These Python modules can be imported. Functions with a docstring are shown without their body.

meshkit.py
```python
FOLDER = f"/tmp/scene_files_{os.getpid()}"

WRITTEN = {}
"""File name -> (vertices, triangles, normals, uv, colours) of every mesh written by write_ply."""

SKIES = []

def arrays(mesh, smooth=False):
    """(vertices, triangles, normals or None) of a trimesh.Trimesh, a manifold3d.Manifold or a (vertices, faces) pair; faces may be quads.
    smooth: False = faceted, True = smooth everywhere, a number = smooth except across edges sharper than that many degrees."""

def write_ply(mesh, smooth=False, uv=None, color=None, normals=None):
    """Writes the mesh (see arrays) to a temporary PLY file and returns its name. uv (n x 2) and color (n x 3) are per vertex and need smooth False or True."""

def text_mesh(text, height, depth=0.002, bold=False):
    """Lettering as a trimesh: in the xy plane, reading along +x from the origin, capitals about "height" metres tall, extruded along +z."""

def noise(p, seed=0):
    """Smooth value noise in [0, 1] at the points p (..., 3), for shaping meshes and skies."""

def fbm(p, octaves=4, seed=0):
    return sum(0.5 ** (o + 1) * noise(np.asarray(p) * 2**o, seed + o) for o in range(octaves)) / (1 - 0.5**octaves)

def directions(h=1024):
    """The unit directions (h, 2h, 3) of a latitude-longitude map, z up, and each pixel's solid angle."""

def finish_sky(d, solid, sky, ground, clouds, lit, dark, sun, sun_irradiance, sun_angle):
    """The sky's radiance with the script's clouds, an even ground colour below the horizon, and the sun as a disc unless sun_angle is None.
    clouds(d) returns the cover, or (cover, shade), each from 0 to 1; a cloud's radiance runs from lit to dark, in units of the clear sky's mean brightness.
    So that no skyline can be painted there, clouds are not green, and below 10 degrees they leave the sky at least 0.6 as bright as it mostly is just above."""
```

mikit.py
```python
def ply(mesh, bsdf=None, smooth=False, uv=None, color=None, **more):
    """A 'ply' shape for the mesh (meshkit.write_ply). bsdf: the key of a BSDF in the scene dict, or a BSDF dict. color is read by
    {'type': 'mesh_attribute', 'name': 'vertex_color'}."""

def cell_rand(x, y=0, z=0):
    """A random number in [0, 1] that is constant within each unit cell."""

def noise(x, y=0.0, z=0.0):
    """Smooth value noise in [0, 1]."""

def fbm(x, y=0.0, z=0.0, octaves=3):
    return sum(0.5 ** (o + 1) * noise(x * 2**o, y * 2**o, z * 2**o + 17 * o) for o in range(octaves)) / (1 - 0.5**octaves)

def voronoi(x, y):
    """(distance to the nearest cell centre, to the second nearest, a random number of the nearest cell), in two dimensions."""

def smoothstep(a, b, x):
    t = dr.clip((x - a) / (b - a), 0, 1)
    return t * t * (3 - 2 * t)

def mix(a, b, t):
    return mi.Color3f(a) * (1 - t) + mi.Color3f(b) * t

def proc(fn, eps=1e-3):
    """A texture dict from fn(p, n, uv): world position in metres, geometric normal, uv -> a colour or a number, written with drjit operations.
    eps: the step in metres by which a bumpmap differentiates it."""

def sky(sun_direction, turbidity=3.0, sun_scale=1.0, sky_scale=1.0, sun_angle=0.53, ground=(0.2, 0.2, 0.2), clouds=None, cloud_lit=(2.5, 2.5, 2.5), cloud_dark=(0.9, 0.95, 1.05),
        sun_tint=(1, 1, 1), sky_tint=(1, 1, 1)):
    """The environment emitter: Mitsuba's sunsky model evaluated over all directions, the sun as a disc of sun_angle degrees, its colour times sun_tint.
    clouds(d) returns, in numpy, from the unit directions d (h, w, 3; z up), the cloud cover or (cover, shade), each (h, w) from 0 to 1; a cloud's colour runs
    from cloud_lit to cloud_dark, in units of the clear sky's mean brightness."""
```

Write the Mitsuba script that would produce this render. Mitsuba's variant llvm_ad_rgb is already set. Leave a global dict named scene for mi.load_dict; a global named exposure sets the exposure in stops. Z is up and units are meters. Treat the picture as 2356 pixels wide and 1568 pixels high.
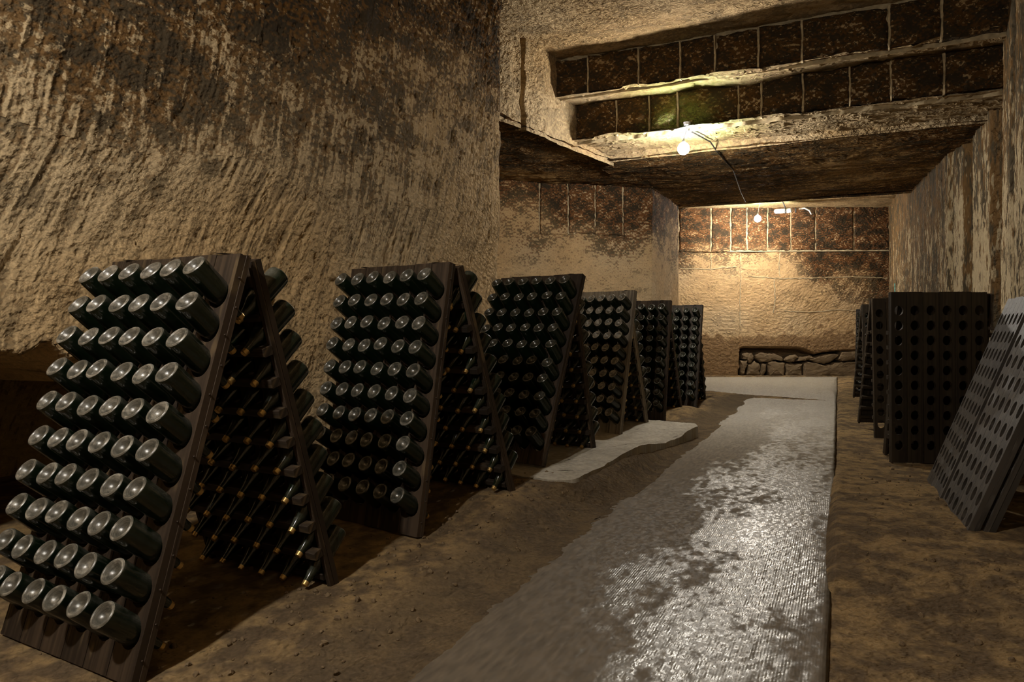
import math
import numpy as np
import trimesh
import shapely
from shapely import affinity
import drjit as dr
import mitsuba as mi
import mikit
import meshkit
from mikit import proc, noise, fbm, smoothstep, mix, voronoi
from meshkit import fbm as nfbm, noise as nnoise

T = mi.ScalarTransform4f
scene, labels = {}, {}
rng = np.random.default_rng(7)

# ------------------------------------------------------------------ camera, lamps, exposure
EYE = [0.0, 0.0, 1.17]
PSI = math.atan(762 / 1640)                       # turned left of the tunnel's axis
scene['camera'] = {
    'type': 'perspective', 'fov': math.degrees(2 * math.atan(1178 / 1640)), 'fov_axis': 'x',
    'principal_point_offset_y': 34 / 1568, 'near_clip': 0.05, 'far_clip': 100.0,
    'to_world': T().look_at(origin=EYE, target=[-math.sin(PSI), math.cos(PSI), EYE[2]], up=[0, 0, 1])}
exposure = -0.6
LAMP_POS = [(-1.85, -0.44, 3.46), (-1.92, 9.53, 3.52), (-1.80, 17.40, 3.66)]
LAMP_RAD = [2350.0, 1620.0, 2550.0]
LAMP_TINT = (1.0, 0.93, 0.82)
BULB_R = 0.080

# ------------------------------------------------------------------ helpers


def bsdf(key, color, rough=0.85, spec=0.3, bump=None, eps=2e-3, **more):
    b = {'type': 'principled', 'base_color': color if isinstance(color, dict) else {'type': 'rgb', 'value': list(color)},
         'roughness': rough, 'specular': spec, **more}
    if bump is not None:
        b = {'type': 'bumpmap', 'bump_texture': proc(bump, eps), 'scale': 1.0, 'bsdf': b}
    scene[key] = {'type': 'twosided', 'bsdf': b}


def put(key, mesh, mat, smooth=False, uv=None, m=None, **lab):
    d = mikit.ply(mesh, mat, smooth=smooth, uv=uv) if not isinstance(mesh, dict) else dict(mesh)
    if m is not None:
        d['to_world'] = T(np.asarray(m, float))
    scene[key] = d
    if lab:
        labels[key] = lab
    return key


def lab(key, label=None, category=None, group=None, kind=None):
    labels[key] = {k: v for k, v in dict(label=label, category=category, group=group, kind=kind).items() if v}


COUNT = {}


def num(name):
    COUNT[name] = COUNT.get(name, 0) + 1
    return name if COUNT[name] == 1 else f'{name}_{COUNT[name] - 1:03d}'


def grid(P, smooth=True):
    """(mesh, uv) of a (n, m, 3) array of points."""
    n, m = P.shape[:2]
    i, j = np.meshgrid(np.arange(n - 1), np.arange(m - 1), indexing='ij')
    a = (i * m + j).ravel()
    f = np.vstack([np.stack([a, a + m, a + m + 1], 1), np.stack([a, a + m + 1, a + 1], 1)])
    du = np.concatenate([[0], np.cumsum(np.linalg.norm(np.diff(P[:, m // 2], axis=0), axis=1))])
    dv = np.concatenate([[0], np.cumsum(np.linalg.norm(np.diff(P[n // 2], axis=0), axis=1))])
    U, V = np.meshgrid(du, dv, indexing='ij')
    return trimesh.Trimesh(P.reshape(-1, 3), f, process=False), np.stack([U.ravel(), V.ravel()], 1)


def put_grid(key, P, mat, m=None, **lb):
    mesh, uv = grid(P)
    return put(key, mesh, mat, smooth=True, uv=uv, m=m, **lb)


def F(x, y, z=0.0, o=4, seed=0):
    x, y, z = np.broadcast_arrays(np.asarray(x, float), np.asarray(y, float), np.asarray(z, float))
    return nfbm(np.stack([x, y, z], -1), o, seed)


def sst(a, b, x):
    t = np.clip((x - a) / (b - a), 0, 1)
    return t * t * (3 - 2 * t)


def tool_marks(u, v, slope=0.35, freq=13.0, seed=0):
    """Pick strokes across a hewn face: long along a slanted direction, short across it; the slant changes from course to course."""
    course = np.floor(v / 0.85 + 0.25 * F(u * 0.6, 3.1, seed, 2))
    sl = slope + 0.35 * (nnoise(np.stack([course * 7.3, course * 0 + 1.5, course * 0 + seed], -1)) - 0.5)
    c = math.cos(0.0)
    a = (u - sl * v) * freq + 0.7 * F(u * 1.2, v * 1.2, 5 + seed, 2)
    r = F(a, v * 2.8, 2.2 + seed, 2, seed)
    deep = sst(0.42, 0.72, F(u * 1.1, v * 1.6, 9.7 + seed, 3, seed))
    pits = sst(0.60, 0.78, F(u * 17, v * 17, 4.4 + seed, 2, seed + 3))
    return (r - 0.5) * (0.018 + 0.035 * deep) - 0.012 * pits


# ------------------------------------------------------------------ materials
TAN, PALE, BROWN, SOOT = (0.44, 0.312, 0.165), (0.48, 0.395, 0.26), (0.105, 0.052, 0.014), (0.030, 0.022, 0.013)


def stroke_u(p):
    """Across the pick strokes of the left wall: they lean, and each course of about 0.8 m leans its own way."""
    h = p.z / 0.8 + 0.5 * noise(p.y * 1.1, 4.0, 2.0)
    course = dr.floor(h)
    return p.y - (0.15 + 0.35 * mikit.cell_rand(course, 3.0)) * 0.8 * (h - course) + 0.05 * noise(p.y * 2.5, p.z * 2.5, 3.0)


def rock_color(base, width, tan=TAN, mott=0.0, brown=BROWN, streak=False, moss=(), foot=None, clean=None):
    """Tan stone with brown and black staining that thickens above the height base; mott: how much of it also lies lower down."""
    def fn(p, n, uv):
        k = 0.18 if streak else 1.0
        big = fbm(p.x * 0.8, p.y * 0.8, p.z * 0.8 * k, 2)
        mid = fbm(p.x * 6.0, p.y * 6.0, p.z * 6.0 * k, 3)
        fine = fbm(p.x * 34.0, p.y * 34.0, p.z * 34.0 * k, 4)
        grit = noise(p.x * 140.0, p.y * 140.0, p.z * 140.0 * k)
        s = smoothstep(base - width, base + width, p.z + (big - 0.5) * 2.2 + (0.75 * smoothstep(-1.9, -0.2, p.x) * smoothstep(16.5, 17.5, p.y) if foot is not None else 0.0))
        if clean is not None:                                  # the wall's far end has kept less of the stain
            s = s * (1.0 - 0.55 * smoothstep(clean[0], clean[1], p.y) * smoothstep(4.0, 2.8, p.z))
        v = s * (1.05 - mott) - 0.50 + mott + (fine - 0.5) * 2.7 + (mid - 0.5) * 1.4
        if streak:                                             # broad upright stains in the recesses between the buttresses
            v = v + 0.75 * (smoothstep(9.50, 9.70, p.y) * smoothstep(10.45, 10.30, p.y) + smoothstep(11.28, 11.38, p.y) * smoothstep(11.74, 11.64, p.y)) + 0.42 * smoothstep(11.9, 12.6, p.y)
        if clean is not None:                                  # darker in the hollows of the pick strokes
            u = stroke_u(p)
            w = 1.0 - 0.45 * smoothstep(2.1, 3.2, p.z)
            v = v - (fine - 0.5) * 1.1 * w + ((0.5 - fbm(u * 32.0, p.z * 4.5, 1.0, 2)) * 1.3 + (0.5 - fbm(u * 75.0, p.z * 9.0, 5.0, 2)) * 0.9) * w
        v = v + (grit - 0.5) * 0.45
        cover = smoothstep(-0.24, 0.28, v) * (0.92 if streak else 0.55 + 0.45 * s)
        stone = mix(tan, PALE, smoothstep(0.35, 0.75, big) * 0.5) * (0.45 + 0.8 * fine + 0.3 * grit)
        dirt = mix(brown, SOOT, smoothstep(0.40, 0.60, 0.5 * mid + 0.5 * fbm(p.x * 40 + 9, p.y * 40, p.z * 40 * k, 2)))
        c = stone * (1 - cover) + dirt * cover
        if foot is not None:                                   # the browner bed of stone at the wall's foot
            g = smoothstep(foot + 0.16, foot - 0.10, p.z + (mid - 0.5) * 1.1 + (big - 0.5) * 0.9)
            c = c * (1 - g) + mi.Color3f(0.20, 0.125, 0.062) * (0.45 + 1.1 * fine) * g
        for (cx, cy, cz, rad) in moss:
            d = dr.sqrt(dr.square(p.x - cx) + dr.square(p.y - cy) + dr.square(p.z - cz))
            g = smoothstep(1.0, 0.35, d / rad + 1.6 * (fine - 0.5)) * (0.25 + 0.75 * smoothstep(0.44, 0.60, fine))
            c = c * (1 - g) + mi.Color3f(0.20, 0.25, 0.06) * g
        return c
    return proc(fn)


def rock_bump(a=0.030, b=0.008):
    def fn(p, n, uv):
        return a * fbm(p.x * 22, p.y * 22, p.z * 22, 2) + b * noise(p.x * 85, p.y * 85, p.z * 85)
    return fn


def stroke_bump(p, n, uv):
    """Fine pick strokes, leaning, on the long left wall, over the stone's own grit."""
    u = stroke_u(p)
    deep = smoothstep(0.30, 0.65, fbm(p.y * 1.3, p.z * 1.8, 6.0, 2))
    return (0.006 + 0.022 * deep) * fbm(u * 32.0, p.z * 4.5, 1.0, 2) + 0.026 * fbm(p.x * 42, p.y * 42, p.z * 36, 3)


MOSS = [(-1.9, 9.6, 3.85, 1.25), (-1.7, 17.4, 4.1, 1.5)]
bump_rock = rock_bump()
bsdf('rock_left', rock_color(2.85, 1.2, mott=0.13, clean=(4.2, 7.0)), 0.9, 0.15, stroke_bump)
bsdf('rock_far', rock_color(2.75, 0.6, tan=(0.45, 0.302, 0.152), mott=0.10, brown=(0.12, 0.05, 0.018), foot=0.95), 0.9, 0.15, bump_rock)
bsdf('rock_right', rock_color(3.1, 1.4, tan=(0.37, 0.295, 0.18), mott=0.29, streak=True), 0.9, 0.15, bump_rock)
bump_pits = rock_bump(0.045, 0.012)
bsdf('rock_roof', rock_color(6.2, 0.9, tan=(0.34, 0.235, 0.118), mott=0.50, moss=MOSS), 0.9, 0.15, bump_pits)
bsdf('rock_slab', rock_color(3.3, 0.8, tan=(0.30, 0.19, 0.08), mott=0.2, brown=(0.10, 0.048, 0.014), moss=MOSS), 0.9, 0.15, bump_rock)
bsdf('rock_riser', rock_color(3.2, 0.7, tan=(0.34, 0.24, 0.12), mott=0.2, brown=(0.070, 0.034, 0.010), moss=[(-1.95, 9.5, 3.75, 0.62)]), 0.9, 0.15, bump_rock)
bsdf('joint_pale', proc(lambda p, n, uv: mi.Color3f(0.36, 0.29, 0.18) * (0.5 + fbm(p.x * 20, p.y * 20, p.z * 20, 2))), 0.9, 0.1)
bsdf('rubble', proc(lambda p, n, uv: mix((0.10, 0.070, 0.042), (0.22, 0.16, 0.095), fbm(p.x * 9, p.y * 9, p.z * 9, 3))), 0.9, 0.15, bump_rock)


def ground_color(p, n, uv):
    a = fbm(p.x * 1.3, p.y * 1.3, 0.5, 3)
    b = fbm(p.x * 9.0, p.y * 9.0, 2.5, 3)
    c = fbm(p.x * 60.0, p.y * 60.0, 1.5, 3)
    sand = smoothstep(0.42, 0.72, a * 0.4 + b * 0.7)
    col = mix((0.098, 0.070, 0.043), (0.250, 0.172, 0.084), sand) * (0.50 + 1.0 * c)
    dark = smoothstep(0.66, 0.80, c * 0.6 + b * 0.45)
    mud = smoothstep(-1.95, -1.72, p.x + 0.25 * (b - 0.5)) * smoothstep(-1.25, -1.45, p.x) * 0.75
    col = col * (1 - mud) + mi.Color3f(0.085, 0.063, 0.040) * (0.6 + 0.8 * c) * mud
    return col * (1 - 0.6 * dark)


bsdf('earth', proc(ground_color), 0.95, 0.1,
     lambda p, n, uv: 0.016 * fbm(p.x * 14, p.y * 14, 3.3, 3) + 0.020 * fbm(p.x * 55, p.y * 55, 1.0, 3))


def path_dirt(p):
    """0 = bare smooth concrete, 1 = covered by dry mud."""
    edge = smoothstep(-0.62, -1.38, p.x + 0.5 * (noise(p.x * 2.0, p.y * 0.9, 4.0) - 0.5))
    a = fbm(p.x * 3.0, p.y * 1.1, 7.0, 3)
    b = fbm(p.x * 24.0, p.y * 13.0, 3.0, 4)
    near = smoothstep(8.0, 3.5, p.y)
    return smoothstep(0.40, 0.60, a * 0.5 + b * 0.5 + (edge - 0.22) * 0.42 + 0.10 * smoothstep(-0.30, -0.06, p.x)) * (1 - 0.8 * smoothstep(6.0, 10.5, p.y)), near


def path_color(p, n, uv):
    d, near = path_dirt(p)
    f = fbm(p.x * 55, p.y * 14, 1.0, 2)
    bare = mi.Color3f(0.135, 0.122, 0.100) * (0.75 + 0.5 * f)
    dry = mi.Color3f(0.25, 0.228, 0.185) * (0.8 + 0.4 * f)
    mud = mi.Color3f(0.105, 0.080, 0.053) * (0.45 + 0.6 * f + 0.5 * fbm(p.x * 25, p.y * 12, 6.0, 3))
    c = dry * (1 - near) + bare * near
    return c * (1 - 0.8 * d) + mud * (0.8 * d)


def path_rough(p, n, uv):
    d, near = path_dirt(p)
    speck = smoothstep(0.42, 0.62, fbm(p.x * 60, p.y * 38, 9.0, 2))
    return dr.clip(0.27 + 0.42 * d + 0.30 * (1 - near) + 0.16 * speck, 0.05, 1)


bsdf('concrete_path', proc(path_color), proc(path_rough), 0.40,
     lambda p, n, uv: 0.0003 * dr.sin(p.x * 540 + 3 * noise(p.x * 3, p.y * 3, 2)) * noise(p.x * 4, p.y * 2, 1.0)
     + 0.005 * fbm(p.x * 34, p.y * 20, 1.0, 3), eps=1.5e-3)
bsdf('pad_concrete', proc(lambda p, n, uv: mix((0.24, 0.215, 0.17), (0.36, 0.33, 0.27), fbm(p.x * 4, p.y * 4, 1, 3)) * (0.75 + 0.5 * fbm(p.x * 40, p.y * 40, 1, 2))),
     0.85, 0.2, lambda p, n, uv: 0.012 * fbm(p.x * 22, p.y * 22, 1.0, 4))


def wood(c0, c1, wear=0.0, wc=(0.3, 0.25, 0.18)):
    def fn(p, n, uv):
        g = fbm(uv.x * 70, uv.y * 2.2, p.x * 0.7 + p.y * 0.7, 3)
        b = noise(uv.x * 7, uv.y * 1.1, p.y * 2)
        c = mix(c0, c1, smoothstep(0.3, 0.75, 0.6 * g + 0.4 * b))
        w = wear * smoothstep(0.62, 0.80, fbm(uv.x * 30 + 3, uv.y * 6, p.y, 3))
        return c * (1 - w) + mi.Color3f(wc) * w
    return proc(fn)


bsdf('wood_dark', wood((0.014, 0.010, 0.007), (0.036, 0.025, 0.017), 0.25, (0.20, 0.13, 0.06)), 0.6, 0.35)
bsdf('wood_brown', wood((0.017, 0.011, 0.007), (0.056, 0.037, 0.023), 0.35, (0.20, 0.14, 0.07)), 0.6, 0.35)
bsdf('wood_grey', wood((0.15, 0.13, 0.105), (0.34, 0.30, 0.24), 0.3, (0.4, 0.35, 0.28)), 0.75, 0.25)
bsdf('wood_silver', wood((0.022, 0.018, 0.014), (0.050, 0.042, 0.034), 0.4, (0.10, 0.09, 0.075)), 0.6, 0.35)
bsdf('wood_black', wood((0.016, 0.011, 0.006), (0.036, 0.025, 0.014), 0.1, (0.10, 0.06, 0.02)), 0.65, 0.3)


def glass(dust, tint=(0.0035, 0.0085, 0.0035), rough=0.17):
    def fn(p, n, uv):
        k = fbm(p.x * 22, p.y * 22, p.z * 22, 3)
        f = noise(p.x * 160, p.y * 160, p.z * 160)
        up = smoothstep(-0.1, 0.9, n.z)
        d = dr.clip(dust * (0.05 + 1.0 * up * up) * smoothstep(0.3, 0.7, k) * (0.7 + 0.6 * f), 0, 0.8)
        return mi.Color3f(tint) * (1 - d) + mi.Color3f(0.30, 0.29, 0.25) * d
    return dict(color=proc(fn), rough=rough, spec=0.6)


bsdf('glass_dusty', **glass(0.26, rough=0.13))
bsdf('glass_soft', **glass(0.14, rough=0.12))
bsdf('glass_clean', **glass(0.06, rough=0.10))
bsdf('glass_grey', **glass(0.55, rough=0.2))
def base_dust(dust):
    """Upturned bottle bases: dust caught in the rim's corner and in streaks round the hollow; uv = (radius, angle)."""
    def fn(p, n, uv):
        k = fbm(p.x * 34, p.y * 34, p.z * 34, 3)
        f = noise(uv.x * 900, uv.y * 2.5, p.x * 3)
        rim = smoothstep(0.024, 0.036, uv.x)
        d = dr.clip(dust * (0.40 + 0.40 * rim + 1.5 * smoothstep(0.45, 0.75, k)) * (0.5 + f), 0, 0.85)
        return mi.Color3f(0.006, 0.009, 0.006) * (1 - d) + mi.Color3f(0.36, 0.335, 0.285) * d
    return proc(fn)


bsdf('base_dusty', base_dust(0.28), 0.33, 1.0)
bsdf('base_soft', base_dust(0.15), 0.28, 1.0)
bsdf('base_clean', base_dust(0.07), 0.24, 0.9)
bsdf('base_grey', base_dust(0.65), 0.40, 0.8)
bsdf('cap_gold', (0.62, 0.42, 0.16), 0.38, 0.5, metallic=0.85)
bsdf('iron', proc(lambda p, n, uv: mix((0.02, 0.017, 0.014), (0.06, 0.04, 0.025), fbm(p.x * 40, p.y * 40, p.z * 40, 2))), 0.55, 0.4, metallic=0.4)
bsdf('white_enamel', (0.72, 0.72, 0.70), 0.35, 0.5)
bsdf('black_cable', (0.02, 0.02, 0.02), 0.6, 0.3)
bsdf('turquoise', (0.10, 0.38, 0.36), 0.8, 0.2)
bsdf('bulb_glass', (0.9, 0.9, 0.9), 0.2, 0.5)

# ------------------------------------------------------------------ the ground
FEET = np.array([  # x, y, z of the ground where the racks stand
    (-2.2, 1.66, -0.07), (-3.0, 1.75, -0.07), (-2.2, 2.75, -0.04), (-2.9, 2.8, -0.04),
    (-2.17, 3.41, -0.03), (-3.0, 3.57, -0.03), (-2.12, 4.35, 0.07), (-2.8, 4.5, 0.05),
    (-2.07, 4.99, 0.08), (-2.9, 5.2, 0.08), (-2.0, 5.98, 0.09), (-2.8, 6.2, 0.08),
    (-2.19, 7.46, -0.01), (-3.0, 7.7, -0.01), (-2.1, 8.2, 0.04), (-2.9, 8.5, 0.04),
    (-2.11, 9.25, -0.075), (-2.9, 9.4, -0.07), (-2.1, 10.1, 0.04), (-2.9, 10.2, 0.03),
    (-1.99, 10.81, -0.075), (-2.8, 10.9, -0.07), (-2.0, 11.65, 0.0), (-2.9, 11.8, 0.0),
    (0.62, 6.78, -0.10), (0.62, 5.95, -0.06), (0.62, 5.74, -0.02), (0.66, 5.0, -0.01), (0.55, 4.75, -0.02), (0.9, 4.6, -0.01), (1.2, 6.0, -0.08),
    (0.41, 7.54, -0.115), (1.24, 7.84, -0.115), (0.2, 8.5, -0.10), (0.9, 8.8, -0.10),
    (0.35, 9.5, -0.10), (0.3, 12.0, -0.09), (0.9, 14.0, -0.08), (0.3, 16, -0.08),
    (-4, 1, -0.02), (-4, 4, 0.0), (-3.6, 7, 0.02), (0.3, 1.0, -0.10), (0.3, 3.2, -0.10), (1.3, 3.0, -0.04),
    (-1.0, 16, -0.10), (-4.0, 16.5, -0.10), (-2.5, 13.5, -0.08), (-1.5, 18.6, -0.06), (0.5, 19.5, -0.06), (-1.9, 0.4, -0.06), (-5, 12, 0.0), (-7, 14, 0)])


def ground_z(x, y, fine=True):
    wsum, zsum = 0, 0
    for fx, fy, fz in FEET:
        w = 1.0 / ((x - fx) ** 2 + (y - fy) ** 2 + 0.015) ** 1.6
        wsum, zsum = wsum + w, zsum + w * fz
    z = zsum / wsum
    wig = 0.10 * (F(y * 1.4, 0.3, 1.0, 3) - 0.5)
    lane = (1 - sst(12.6, 13.4, y))
    onpad = sst(4.5, 4.9, y) * (1 - sst(8.3, 8.9, y))
    edge = sst(-1.98 + 0.24 * onpad + wig, -1.52 + 0.06 * onpad + wig, x) * (1 - sst(-0.14, -0.03, x)) * lane
    hall = sst(12.6, 13.6, y) * (1 - sst(-0.2, 0.05, x)) * sst(13.2, 15.0, y + 0.55 * (x + 1.6)) * (1 - sst(19.0, 19.5, y - 0.462 * (x + 0.24)))
    z = z + ((-0.130 + 0.040 * (1 - sst(-1.42, -1.24, x)) * lane) - z) * np.maximum(edge, hall)
    rough = 0.032 * (F(x * 2.2, y * 2.2, 0.7, 4, 5) - 0.5) + 0.020 * (F(x * 9, y * 9, 0.2, 3, 8) - 0.5)
    return z + rough * (1 - 0.7 * np.maximum(edge, hall)) + (0.010 * (F(x * 30, y * 30, 0.4, 2, 3) - 0.5) if fine else 0)


xs = np.concatenate([np.arange(-8.4, -4.4, 0.12), np.arange(-4.4, 2.0, 0.026), np.arange(2.0, 3.0, 0.1)])
ys = np.concatenate([np.arange(-4.4, 0.9, 0.10), np.arange(0.9, 6.5, 0.024), np.arange(6.5, 13, 0.045), np.arange(13, 22.4, 0.09)])
X, Y = np.meshgrid(xs, ys, indexing='ij')
put_grid('floor', np.stack([X, Y, ground_z(X, Y)], -1), 'earth', label='trampled sandy earth floor of the cellar with loose grit', kind='structure')

# the concrete path, bending left into the cross gallery
py = np.concatenate([np.arange(-4.0, 8, 0.04), np.arange(8, 19.4, 0.06)])
left = np.interp(py, [-4, 5, 10, 12.6, 13.2, 13.8, 14.3, 14.6, 15.0, 15.3], [-1.50, -1.47, -1.50, -1.54, -1.60, -1.95, -2.6, -3.6, -5.2, -7.9])
left = np.maximum(left + 0.10 * (F(py * 2.5, 1.7, 0, 4) - 0.5) * (py < 13), -0.24 + (py - 19.37) / 0.462)
right = np.interp(py, [-4, 0, 6, 19.4], [-0.02, -0.035, -0.06, -0.14]) + 0.018 * (F(py * 5, 3.3, 0, 3) - 0.5)
left = np.minimum(left, right - 0.02)
tt = np.linspace(0, 1, 46)
PX = left[:, None] + (right - left)[:, None] * tt
PY = np.repeat(py[:, None], 46, 1)
PZ = -0.082 + 0.012 * (F(PX * 1.5, PY * 1.1, 0, 3, 2) - 0.5) - 0.012 * (1 - sst(0.0, 0.12, tt))[None]
top = np.stack([PX, PY, PZ], -1)
skl, skr = top[:, :1] - [0.004, 0, 0.09], top[:, -1:] + [0.004, 0, -0.09]
put_grid('path', np.concatenate([skl, top, skr], 1), 'concrete_path', label='worn grey concrete path running down the cellar', kind='structure')

# the concrete pad under the middle racks
pad = shapely.Polygon([(-3.35, 4.98), (-2.6, 4.86), (-2.12, 4.72), (-1.9, 4.70), (-1.72, 4.78), (-1.69, 5.5), (-1.66, 6.3), (-1.60, 7.1), (-1.50, 8.2), (-1.56, 8.45), (-1.85, 8.75), (-2.4, 8.9), (-3.3, 9.0)]).buffer(-0.12).buffer(0.12).segmentize(0.08)
ring = np.array(pad.exterior.coords)[:-1]
ring += 0.035 * (np.stack([F(ring[:, 0] * 5, ring[:, 1] * 5, 1), F(ring[:, 0] * 5, ring[:, 1] * 5, 8)], 1) - 0.5)
pm = trimesh.creation.extrude_polygon(shapely.Polygon(ring).buffer(0), 0.1, engine='earcut')
pm = pm.subdivide_to_size(0.16)
v = np.array(pm.vertices)
base = ground_z(v[:, 0].clip(-9, -1.80), v[:, 1], fine=False)
v[:, 2] = np.where(v[:, 2] > 0.05, np.maximum(base + 0.012, -0.05), base - 0.12)
pm = trimesh.Trimesh(v, pm.faces, process=False)
put('concrete_pad', pm, 'pad_concrete', smooth=35, label='low pale concrete slab under the racks beside the path', kind='structure')

# loose grit and clods on the banks
peb = []
ico = trimesh.creation.icosphere(subdivisions=1)
for k in range(620):
    if k < 430:
        x, y = rng.uniform(-2.2, -1.6), rng.uniform(0.9, 5.0)
        x -= 0.25 * max(0, rng.normal())
    else:
        x, y = rng.uniform(0.1, 1.2), rng.uniform(2.6, 8.0)
    r = 0.004 + 0.010 * rng.random() ** 3
    q = ico.copy()
    q.vertices *= (r * rng.uniform(0.7, 1.3, 3))
    q.vertices += rng.normal(0, r * 0.12, q.vertices.shape)
    z = float(ground_z(np.array([x]), np.array([y]))[0])
    q.apply_translation([x, y, z + r * 0.35])
    peb.append(q)
put('loose_grit', trimesh.util.concatenate(peb), 'rubble', smooth=40, label='loose stone grit scattered over the earth banks', category='grit', kind='stuff')

# ------------------------------------------------------------------ the rock


def wall_grid(A, B, z0, z1, step, disp):
    """Points of an upright face from A to B (its front on the right of A->B seen from above is -normal); disp(s, z) moves them along the normal."""
    A, B = np.array(A, float), np.array(B, float)
    Lw = np.linalg.norm(B - A)
    u = (B - A) / Lw
    nrm = np.array([u[1], -u[0]])
    s = np.linspace(0, Lw, int(Lw / step) + 2)
    z = np.linspace(z0, z1, int((z1 - z0) / step) + 2)
    S, Z = np.meshgrid(s, z, indexing='ij')
    d = disp(S, Z)
    xy = A + S[..., None] * u + d[..., None] * nrm
    return np.concatenate([xy, Z[..., None]], -1)


# left wall: y from 1.6 behind the camera to its rounded end at y = 7.1, then back into the side gallery
def left_disp(S, Z):
    y = S - 0.6
    d = tool_marks(S, Z, 0.40, 12.0, 1) * 1.25 + 0.16 * (F(S * 0.45, Z * 0.45, 0, 3, 4) - 0.5)
    jag = 0.95 + 0.42 * (F(S * 3.2, 1.0, 0, 5, 6) - 0.5) - 0.06 * sst(1.8, 3.0, y)
    mouth = sst(0.1, 0.35, y) * (1 - sst(3.5, 3.9, y))
    nic = (1 - sst(jag - 0.05, jag + 0.03, Z)) * mouth
    # round the far edge
    end = S.max()
    r = np.clip((S - (end - 0.30)) / 0.30, 0, 1)
    return d - 2.3 * nic - 0.22 * r ** 3 - 0.05 * (1 - sst(0.0, 0.7, np.abs(Z - 1.7)))


P = wall_grid((-4.05, -0.6), (-3.32, 7.12), -0.3, 5.3, 0.021, left_disp)
end_xy = P[-1, :, :2]
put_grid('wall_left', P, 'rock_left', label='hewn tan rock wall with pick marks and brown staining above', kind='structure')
Q = wall_grid((-5.0, -4.4), (-4.05, -0.58), -0.3, 5.3, 0.06, lambda S, Z: tool_marks(S, Z, 0.4, 8, 3))
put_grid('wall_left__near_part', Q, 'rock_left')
e = np.linspace(0, 1, 60)[:, None, None]
far_end = np.concatenate([np.array([-8.2, 6.4]) + 0 * end_xy, P[-1, :, 2:]], -1)
R = P[-1][None] * (1 - e ** 1.5) + far_end[None] * e ** 1.5
R[1:, :, 1] += 0.03 * (F(R[1:, :, 0] * 3, R[1:, :, 2] * 3, 0, 3) - 0.5)
put_grid('wall_left__end_face', R, 'rock_left')

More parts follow.
